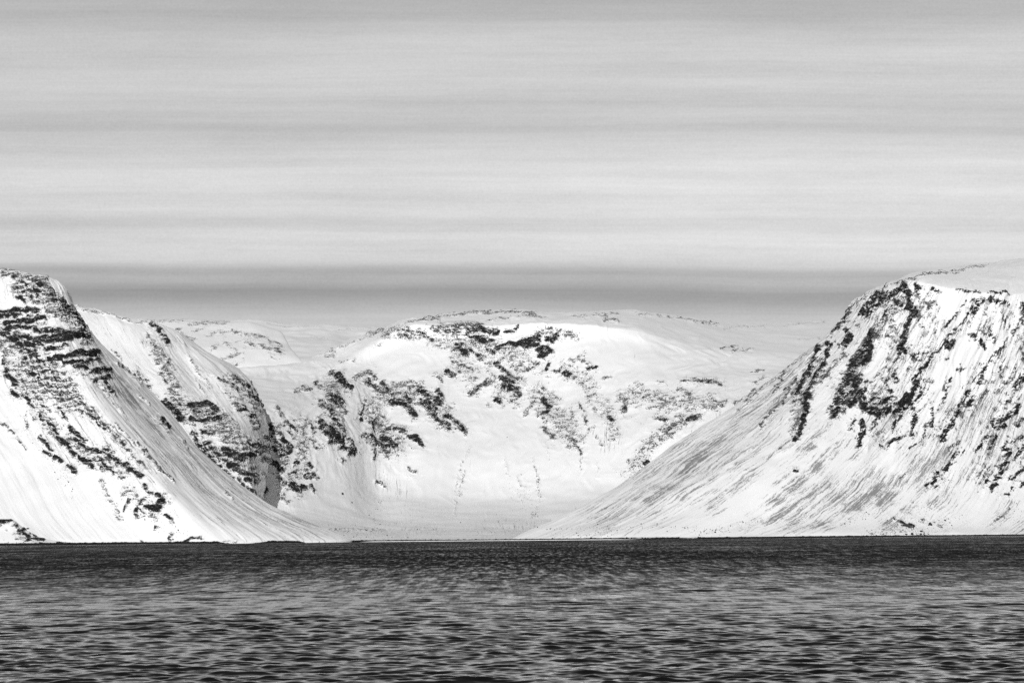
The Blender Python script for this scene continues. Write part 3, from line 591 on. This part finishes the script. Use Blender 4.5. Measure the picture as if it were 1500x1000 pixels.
# ------------------------------------------------------------------ the cirque: plateau top, headwall, apron and valley floor down to the shore
add_sheet('E', 'cirque_valley', [
    zip_pts([(330, 540), (330, 550), (335, 600), (345, 680), (370, 740), (400, 770), (425, 794)], [4500, 4420, 3920, 3740, 3630, 3450, 3010]),
    zip_pts([(395, 538), (395, 548), (395, 600), (398, 670), (410, 730), (435, 765), (460, 794)], [4600, 4500, 3990, 3790, 3650, 3460, 3005]),
    zip_pts([(448, 530), (447, 542), (445, 600), (440, 660), (440, 718), (455, 762), (490, 794)], [4750, 4570, 4090, 3870, 3720, 3500, 3000]),
    zip_pts([(500, 505), (496, 530), (495, 590), (498, 660), (505, 725), (515, 768), (530, 794)], [5000, 4640, 4230, 3980, 3810, 3560, 2990]),
    zip_pts([(560, 486), (552, 503), (550, 580), (555, 660), (560, 732), (570, 771), (578, 794)], [5100, 4670, 4430, 4160, 3970, 3610, 2985]),
    zip_pts([(612, 470), (610, 477), (610, 560), (612, 650), (615, 733), (622, 773), (626, 794)], [5200, 4690, 4480, 4200, 3980, 3600, 2985]),
    zip_pts([(695, 461.5), (695, 480), (695, 570), (695, 660), (697, 738), (700, 774), (702, 793.5)], [5400, 4670, 4480, 4200, 3990, 3600, 2990]),
    zip_pts([(755, 457.5), (757, 476), (757, 570), (757, 660), (757, 738), (757, 774), (757, 793.2)], [5500, 4650, 4470, 4190, 3990, 3600, 2990]),
    zip_pts([(806, 464), (808, 475), (808, 570), (808, 658), (808, 735), (808, 774), (808, 792.8)], [5500, 4630, 4450, 4180, 3980, 3600, 2975]),
    zip_pts([(865, 462.5), (865, 477), (865, 560), (865, 650), (865, 732), (865, 772), (865, 792)], [5600, 4610, 4430, 4170, 3970, 3600, 2960]),
    zip_pts([(925, 459), (923, 484), (920, 560), (920, 645), (920, 722), (920, 765), (920, 791)], [5600, 4630, 4400, 4150, 3970, 3630, 2960]),
    zip_pts([(990, 467), (990, 500), (990, 560), (986, 635), (980, 705), (980, 758), (980, 790)], [5700, 4650, 4380, 4130, 4000, 3670, 2970]),
    zip_pts([(1060, 477), (1060, 518), (1058, 562), (1048, 625), (1040, 700), (1040, 758), (1040, 789)], [5900, 4630, 4340, 4110, 4020, 3710, 2990]),
    zip_pts([(1140, 478), (1140, 525), (1135, 566), (1125, 625), (1120, 700), (1120, 758), (1120, 788)], [6200, 4630, 4340, 4110, 4050, 3760, 3100]),
    zip_pts([(1235, 471), (1235, 530), (1230, 570), (1225, 630), (1220, 700), (1220, 758), (1220, 787)], [6400, 4670, 4360, 4150, 4100, 3810, 3200]),
    zip_pts([(1330, 468), (1330, 530), (1330, 570), (1325, 630), (1320, 700), (1320, 758), (1320, 786)], [6400, 4770, 4460, 4250, 4200, 3910, 3300]),
    ], M_iso, ROCK_E, STREAK_E, flute=.05, back=(0, 700, -70), rock_amp=1.1, strata=1.6, drift=5.0, brink=(16, 14, 1e9, lambda q: float(np.interp(q, [480, 560, 860, 960], [0, 1, 1, 0]))), ribs=15, rib_w=120, rib_env=.45, foot_z=2.4,
    label='wide white cirque with speckled crags and a smooth snow apron, at the centre', cat='mountain')

# ------------------------------------------------------------------ right mountain
G = (0, .14, .31, .54, .74, .87, 1.0)
def fl(sky_, Ysky, pts, Yb, Yf):
    return [(sky_[0], sky_[1], Ysky)] + [(a, b, Yb + (Yf - Yb) * g) for (a, b), g in zip(pts, G)]
add_sheet('F', 'ribbed_mountain', [
    fl((1245, 453), 3950, [(1240, 458), (1192, 508), (1107, 575), (1000, 643), (898, 717), (830, 753), (750, 792)], 3900, 2990),
    fl((1268, 436), 3960, [(1263, 441), (1225, 493), (1145, 572), (1045, 645), (948, 711), (880, 755), (805, 792)], 3780, 2975),
    fl((1292, 424), 3960, [(1290, 429), (1252, 492), (1190, 565), (1110, 638), (1024, 701), (950, 752), (875, 791.5)], 3690, 2965),
    fl((1332, 409), 4000, [(1330, 415), (1292, 495), (1243, 568), (1182, 640), (1105, 705), (1040, 752), (965, 791)], 3620, 2975),
    fl((1365, 401), 4080, [(1367, 418), (1328, 502), (1286, 577), (1232, 655), (1163, 718), (1105, 760), (1045, 789.5)], 3590, 3000),
    fl((1403, 395), 4150, [(1406, 424), (1368, 512), (1328, 592), (1278, 668), (1215, 732), (1174, 765), (1132, 788)], 3590, 3040),
    fl((1452, 389), 4250, [(1460, 430), (1426, 517), (1387, 602), (1342, 682), (1288, 742), (1257, 768), (1222, 786.5)], 3610, 3090),
    fl((1503, 381), 4300, [(1512, 431), (1482, 520), (1447, 607), (1412, 692), (1372, 747), (1347, 770), (1322, 785)], 3650, 3150),
    fl((1575, 374), 4350, [(1582, 432), (1557, 525), (1527, 615), (1497, 697), (1467, 749), (1442, 770), (1422, 784)], 3710, 3220),
    fl((1705, 364), 4450, [(1712, 435), (1692, 530), (1672, 620), (1647, 702), (1627, 751), (1612, 770), (1602, 782)], 3830, 3350),
    fl((1905, 364), 4600, [(1912, 435), (1892, 530), (1872, 620), (1847, 702), (1827, 751), (1812, 770), (1802, 780)], 4000, 3520),
    fl((2900, 350), 5200, [(2912, 425), (2892, 520), (2872, 610), (2847, 695), (2827, 746), (2812, 766), (2802, 777)], 4600, 4000),
    ], M_rib, ROCK_F, STREAK_F, hidden=before_shift(60, 260, 0.6), back=(150, 500, -60), brink=(16, 12, 1e9), rock_amp=0.8, ribs=9.0, drift=2.6, flute=.5,
    label='big flat topped snowy mountain with dark rock ribs, on the right', cat='mountain')

# ------------------------------------------------------------------ low knoll on the left shore
add_sheet('K', 'shore_knoll', [
    zip_pts([(-160, 735), (-160, 765), (-160, 799)], [2830, 2805, 2785]),
    zip_pts([(-60, 752), (-60, 775), (-60, 799)], [2825, 2800, 2782]),
    zip_pts([(0, 761), (0, 778), (0, 798.5)], [2820, 2800, 2780]),
    zip_pts([(18, 762), (17, 779), (16, 798.4)], [2820, 2800, 2780]),
    zip_pts([(36, 775), (35, 786), (34, 798.2)], [2820, 2800, 2780]),
    zip_pts([(58, 787), (57, 792), (56, 798)], [2815, 2798, 2780]),
    zip_pts([(85, 792), (84, 795), (83, 798)], [2810, 2797, 2780]),
    zip_pts([(125, 797), (125, 797.5), (125, 798)], [2805, 2795, 2780]),
    ], M_strata, ROCK_K, '', hidden=after_shift(25, 20, 0.3), back=(4, 25, -14), rock_amp=0.45, drift=0.5, pxs=0.6, warp=1.2,
    label='small bright snow knoll with black rocks at the bottom left shore', cat='knoll')

# ------------------------------------------------------------------ shore: tide-wet dark beach and, at the bay head, a low ledge of ice
def knots(k):
    k = np.array(k, float)
    return lambda q: np.interp(q, k[:, 0], k[:, 1])
shoreY = knots([(-1350, 2850), (-430, 2800), (-160, 2782), (85, 2777), (125, 2777), (150, 2798), (185, 2814), (305, 2796), (420, 2846), (505, 2928), (530, 2978), (700, 2980), (865, 2955),
                (965, 2966), (1045, 2993), (1132, 3033), (1222, 3083), (1322, 3143), (1422, 3213), (1602, 3343), (1902, 3513), (2802, 3990)])
beachH = knots([(-1350, 3.2), (0, 3.4), (300, 3.2), (505, 2.9), (560, 2.6), (900, 2.7), (1000, 2.7), (1250, 2.6), (1400, 2.2), (1902, 2.2)])
def ribbon(name, q0, q1, step, sect, mat):
    q = np.arange(q0, q1, step)
    Y = shoreY(q)
    X = (q - 750.0) / FPX * Y
    P = np.stack([np.stack([X, Y + dy(X, q), zz(X, q)], -1) for dy, zz in sect], 1)
    return grid_mesh(name, P, mat)
jag = lambda X, s, k: np.maximum(0, fbm(X / s, np.full_like(X, k), None, 3, 0.65))
o = ribbon('beach', -1350, 2800, 0.6, [
    (lambda X, q: -9 + 0 * X, lambda X, q: -1.5 + 0 * X),
    (lambda X, q: -5 + 2 * fbm(X / 9, 0 * X, None, 3), lambda X, q: 0.35 + 0.5 * jag(X, 4, 1.5)),
    (lambda X, q: -2.5 + 1.2 * fbm(X / 5, 0 * X + 4, None, 3), lambda X, q: beachH(q) * 0.62 + 0.5 * jag(X, 3, 7.5)),
    (lambda X, q: 0.0 + 0 * X, lambda X, q: beachH(q) - 0.15 + 1.5 * jag(X, 9, 3.5) + 0.8 * jag(X, 2.5, 9.5)),
    (lambda X, q: 2.2 + 0 * X, lambda X, q: beachH(q) - 0.3 + 0.7 * jag(X, 6, 12.5)),
    (lambda X, q: 7 + 0 * X, lambda X, q: -1 + 0 * X)], M_dark)
tag(o, 'thin dark band of tide-wet rock along the foot of the snow', 'beach', 'structure')
iceH = lambda q: np.clip(sstep(520, 545, q) * (1 - sstep(880, 960, q)), 0, 1)
o = ribbon('ice_foot', 520, 965, 0.6, [
    (lambda X, q: -20 + 1.0 * fbm(X / 12, 0 * X, None, 2), lambda X, q: -0.8 + 0 * X),
    (lambda X, q: -19.6 + 1.0 * fbm(X / 12, 0 * X, None, 2), lambda X, q: -0.3 + 1.05 * iceH(q) + 0.2 * fbm(X / 8, 0 * X + 2, None, 2)),
    (lambda X, q: -15 + 0 * X, lambda X, q: -0.2 + 1.35 * iceH(q) + 0.15 * fbm(X / 10, 0 * X + 6, None, 2)),
    (lambda X, q: -9 + 0 * X, lambda X, q: -0.3 + 1.2 * iceH(q)),
    (lambda X, q: -6 + 0 * X, lambda X, q: -1.5 + 0 * X)], M_ice)
tag(o, 'pale strip of shore ice between the dark beach and the sea, bay head', 'shore ice', 'structure')

# ------------------------------------------------------------------ the sea
def water_mat():
    mt = bpy.data.materials.new('dark_sea'); mt.use_nodes = True
    T = NT(mt.node_tree); T.n.clear()
    geo = T.node('ShaderNodeNewGeometry'); pos = geo.outputs['Position']
    grp = T.noise(T.vm('MULTIPLY', pos, (0.022, 0.005, 0)), 1.0, 5.0, 0.7)
    amp = T.smooth(grp, 0.3, 0.7, 0.5, 1.5)
    def layer(sx, sy, a, det):
        nn = T.noise(T.vm('MULTIPLY', pos, (sx, sy, 0)), 1.0, det, 0.6, out=1)
        return T.vm('MULTIPLY', T.vm('SUBTRACT', nn, (0.5, 0.5, 0.5)), (a * 0.7, a, 0))
    sl = T.vm('ADD', layer(0.9, 1.8, WAVE_S, 3.0), layer(0.22, 0.55, WAVE_M, 3.0))
    sl = T.vm('ADD', sl, layer(2.6, 4.5, 0.16, 3.0))
    sl = T.vm('MULTIPLY', sl, T.xyz(amp, amp, 0))
    # wave fronts stand a little steeper on the side the wind drives them to
    s = T.node('ShaderNodeSeparateXYZ'); T.l.new(sl, s.inputs[0])
    sy = T.m('MULTIPLY', T.m('ABSOLUTE', s.outputs[1]), -1.0)
    far = T.attr('fetch')
    # wind streaks drawn out along the wind: rough and smooth lanes
    lane = T.noise(T.vm('MULTIPLY', pos, (0.50, 0.030, 0)), 1.0, 4.0, 0.75)
    lane2 = T.noise(T.vm('MULTIPLY', pos, (0.012, 0.006, 0)), 1.0, 4.0, 0.65)
    rough = T.smooth(T.m('ADD', lane, T.m('MULTIPLY', T.m('SUBTRACT', lane2, 0.5), 0.35)), 0.30, 0.70, 0.05, 0.42)
    syy = T.mix(far, s.outputs[1], T.m('SUBTRACT', T.m('MULTIPLY', sy, 1.5), rough))
    nrm = T.vm('NORMALIZE', T.vm('ADD', geo.outputs['Normal'], T.xyz(s.outputs[0], syy, 0.0)))
    p = T.node('ShaderNodeBsdfPrincipled'); p.inputs['Base Color'].default_value = (0.006, 0.006, 0.006, 1)
    p.inputs['Roughness'].default_value = 0.06; p.inputs['IOR'].default_value = 1.42
    T.l.new(nrm, p.inputs['Normal'])
    o = T.node('ShaderNodeOutputMaterial'); T.l.new(p.outputs[0], o.inputs[0])
    return mt
WAVE_S, WAVE_M = 0.26, 0.22
rows = [-400.0, -50.0, 30.0, 70.0]
Yv = 88.0
while Yv < 3450:
    rows.append(Yv)
    d_ = min(max(0.11, Yv * Yv / (9 * 1991) * 0.16), 0.7) if Yv < 700 else 0.8 + (Yv - 700) / 2750 * 6
    Yv += d_
rows += [3600.0, 4200.0, 6000.0]
rows = np.array(rows)
sx = np.concatenate([[-6, -2.5, -1.2, -.7, -.45, -.36], np.linspace(-.31, .31, 1150), [.36, .45, .7, 1.2, 2.5, 6]])
spacing = np.gradient(rows)
XX = np.maximum(rows, 70)[:, None] * sx[None, :]; YY = rows[:, None] * np.ones_like(XX)
Zs = np.zeros_like(XX, dtype=np.float32); DX = np.zeros_like(Zs); DY = np.zeros_like(Zs)
wr = np.random.default_rng(5)
NW = 120
lam = np.exp(np.linspace(math.log(0.55), math.log(8.5), NW)) * wr.uniform(.95, 1.05, NW)
ang = wr.normal(0, 0.42, NW) + 0.12
ph = wr.uniform(0, 6.283, NW)
SLOPE = 0.212
Xf = XX.astype(np.float32); Yf = YY.astype(np.float32)
group = (1.0 + 0.55 * fbm(XX / 55, YY / 40, None, 2)).astype(np.float32)
for L, a_, p_ in zip(lam, ang, ph):
    k = 2 * math.pi / L
    wgt = 0.30 + 1.0 * math.exp(-((math.log(L) - math.log(1.45)) / 0.7) ** 2) + 0.25 * math.exp(-((math.log(L) - math.log(5.0)) / 0.5) ** 2)
    A = SLOPE * math.sqrt(2.0 / NW) / k * wgt
    fade = np.clip((L / np.maximum(spacing, .01) - 2.2) / 3.0, 0, 1).astype(np.float32)[:, None]
    fade = fade * (rows > 80)[:, None]
    kx, ky = k * math.sin(a_), -k * math.cos(a_)
    r0 = np.nonzero(fade[:, 0] > 0)[0]
    if len(r0) == 0: continue
    lo, hi = r0[0], r0[-1] + 1
    t = kx * Xf[lo:hi] + ky * Yf[lo:hi] + p_
    t = np.mod(t, np.float32(2 * math.pi))
    f = fade[lo:hi] * group[lo:hi]
    Zs[lo:hi] += A * f * np.cos(t)
    q = -1.0 * A * f * np.sin(t)
    DX[lo:hi] += q * (kx / k); DY[lo:hi] += q * (ky / k)
dense = ((sx > -0.34) & (sx < 0.34)).astype(np.float32)[None, :]
P = np.stack([XX + DX * dense, YY + DY * dense, Zs * dense], -1)
fetch = np.clip((YY - 130) / 650, 0, 1)
o = grid_mesh('water', P, water_mat(), {'fetch': fetch})
tag(o, 'dark rippled sea filling the foreground', 'sea', 'structure')

# ------------------------------------------------------------------ loose rocks
allP = np.concatenate([s[0].reshape(-1, 3) for s in SHEETS.values()])
allx = np.concatenate([s[1][0].reshape(-1) for s in SHEETS.values()]); ally = np.concatenate([s[1][1].reshape(-1) for s in SHEETS.values()])
ok = (allx > -5) & (allx < 1505) & (ally > 380) & (ally < 800)
allP, allx, ally = allP[ok], allx[ok], ally[ok]
order = np.argsort(-allP[:, 1])
lut = np.full((1010, 1520), -1, np.int64)
lut[np.round(ally[order]).astype(int), np.round(allx[order] + 5).astype(int)] = order
def ground(px, py):
    """surface point seen at that spot of the survey photograph"""
    best = None
    for rad in (0, 1, 2, 4, 7):
        x0, y0 = int(round(px + 5)), int(round(py))
        w = lut[max(0, y0 - rad):y0 + rad + 1, max(0, x0 - rad):x0 + rad + 1].reshape(-1)
        w = w[w >= 0]
        if len(w):
            return allP[w[np.argmin(allP[w, 1])]]
    return None

def rock_geo(size, seed, sub=2, flat=0.75):
    import bmesh
    bm = bmesh.new(); bmesh.ops.create_icosphere(bm, subdivisions=sub, radius=1.0)
    rr = np.random.default_rng(seed); off = rr.uniform(0, 90, 3); st = rr.uniform(.8, 1.35, 3)
    co = np.array([v.co[:] for v in bm.verts])
    n = 1 + 0.45 * pnoise(co[:, 0] * 1.1 + off[0], co[:, 1] * 1.1 + off[1], co[:, 2] * 1.1 + off[2]) + 0.2 * pnoise(co[:, 0] * 2.6 + off[1], co[:, 1] * 2.6 + off[2], co[:, 2] * 2.6)
    # chop some flat faces
    for k in range(5):
        d = rr.normal(size=3); d /= np.linalg.norm(d); h = rr.uniform(.55, .85)
        over = (co * n[:, None]) @ d - h
        n = np.where(over > 0, n * h / np.maximum((co * n[:, None]) @ d, 1e-3), n)
    co = co * n[:, None] * st * np.array([1, 1, flat]) * size * 0.5
    F = [[v.index for v in f.verts] for f in bm.faces]
    bm.free()
    return co, F

def boulder(px, py, size, label, flat=0.75, group='dark boulders lying on the snow'):
    g = ground(px, py)
    if g is None: return
    co, F = rock_geo(size, int(px * 7 + py), 3, flat)
    me = bpy.data.meshes.new('boulder'); me.from_pydata([tuple(c) for c in co], [], F); me.materials.append(M_stone); me.update()
    o = bpy.data.objects.new('boulder', me); C.objects.link(o)
    o.location = (g[0], g[1] - 0.5, g[2] + size * 0.22)
    o.rotation_euler = (0, 0, random.uniform(0, 6))
    tag(o, label, 'boulder', 'thing', group)
for b in BOULDERS: boulder(*b)

# countless loose stones in trails on the snow: one mesh
verts, faces = [], []
protos = [rock_geo(1.0, s, 1, 0.8) for s in range(8)]
nv = 0
for w, n, pts in parse_strokes(STONES):
    seg = np.array(pts); L = np.hypot(*np.diff(seg, axis=0).T); cum = np.concatenate([[0], np.cumsum(L)])
    for i in range(int(n)):
        t = rng.uniform(0, cum[-1])
        x = np.interp(t, cum, seg[:, 0]) + rng.normal(0, w * 0.5); y = np.interp(t, cum, seg[:, 1]) + rng.normal(0, w * 0.4)
        g = ground(x, y)
        if g is None or g[2] < 2.0: continue
        s = 0.55 + rng.exponential(0.42); s = min(s, 2.4)
        co, F = protos[rng.integers(8)]
        a = rng.uniform(0, 6.28); ca, sa = math.cos(a), math.sin(a)
        c = co * s; c = np.stack([c[:, 0] * ca - c[:, 1] * sa, c[:, 0] * sa + c[:, 1] * ca, c[:, 2]], 1) + g + np.array([0, -.3, s * .25])
        verts.append(c); faces += [[k + nv for k in f] for f in F]; nv += len(c)
me = bpy.data.meshes.new('scree'); me.from_pydata([tuple(v) for c in verts for v in c], [], faces); me.materials.append(M_stone); me.update()
o = bpy.data.objects.new('scree', me); C.objects.link(o)
tag(o, 'loose stones strewn in trails over the lower snow slopes', 'scree', 'stuff')
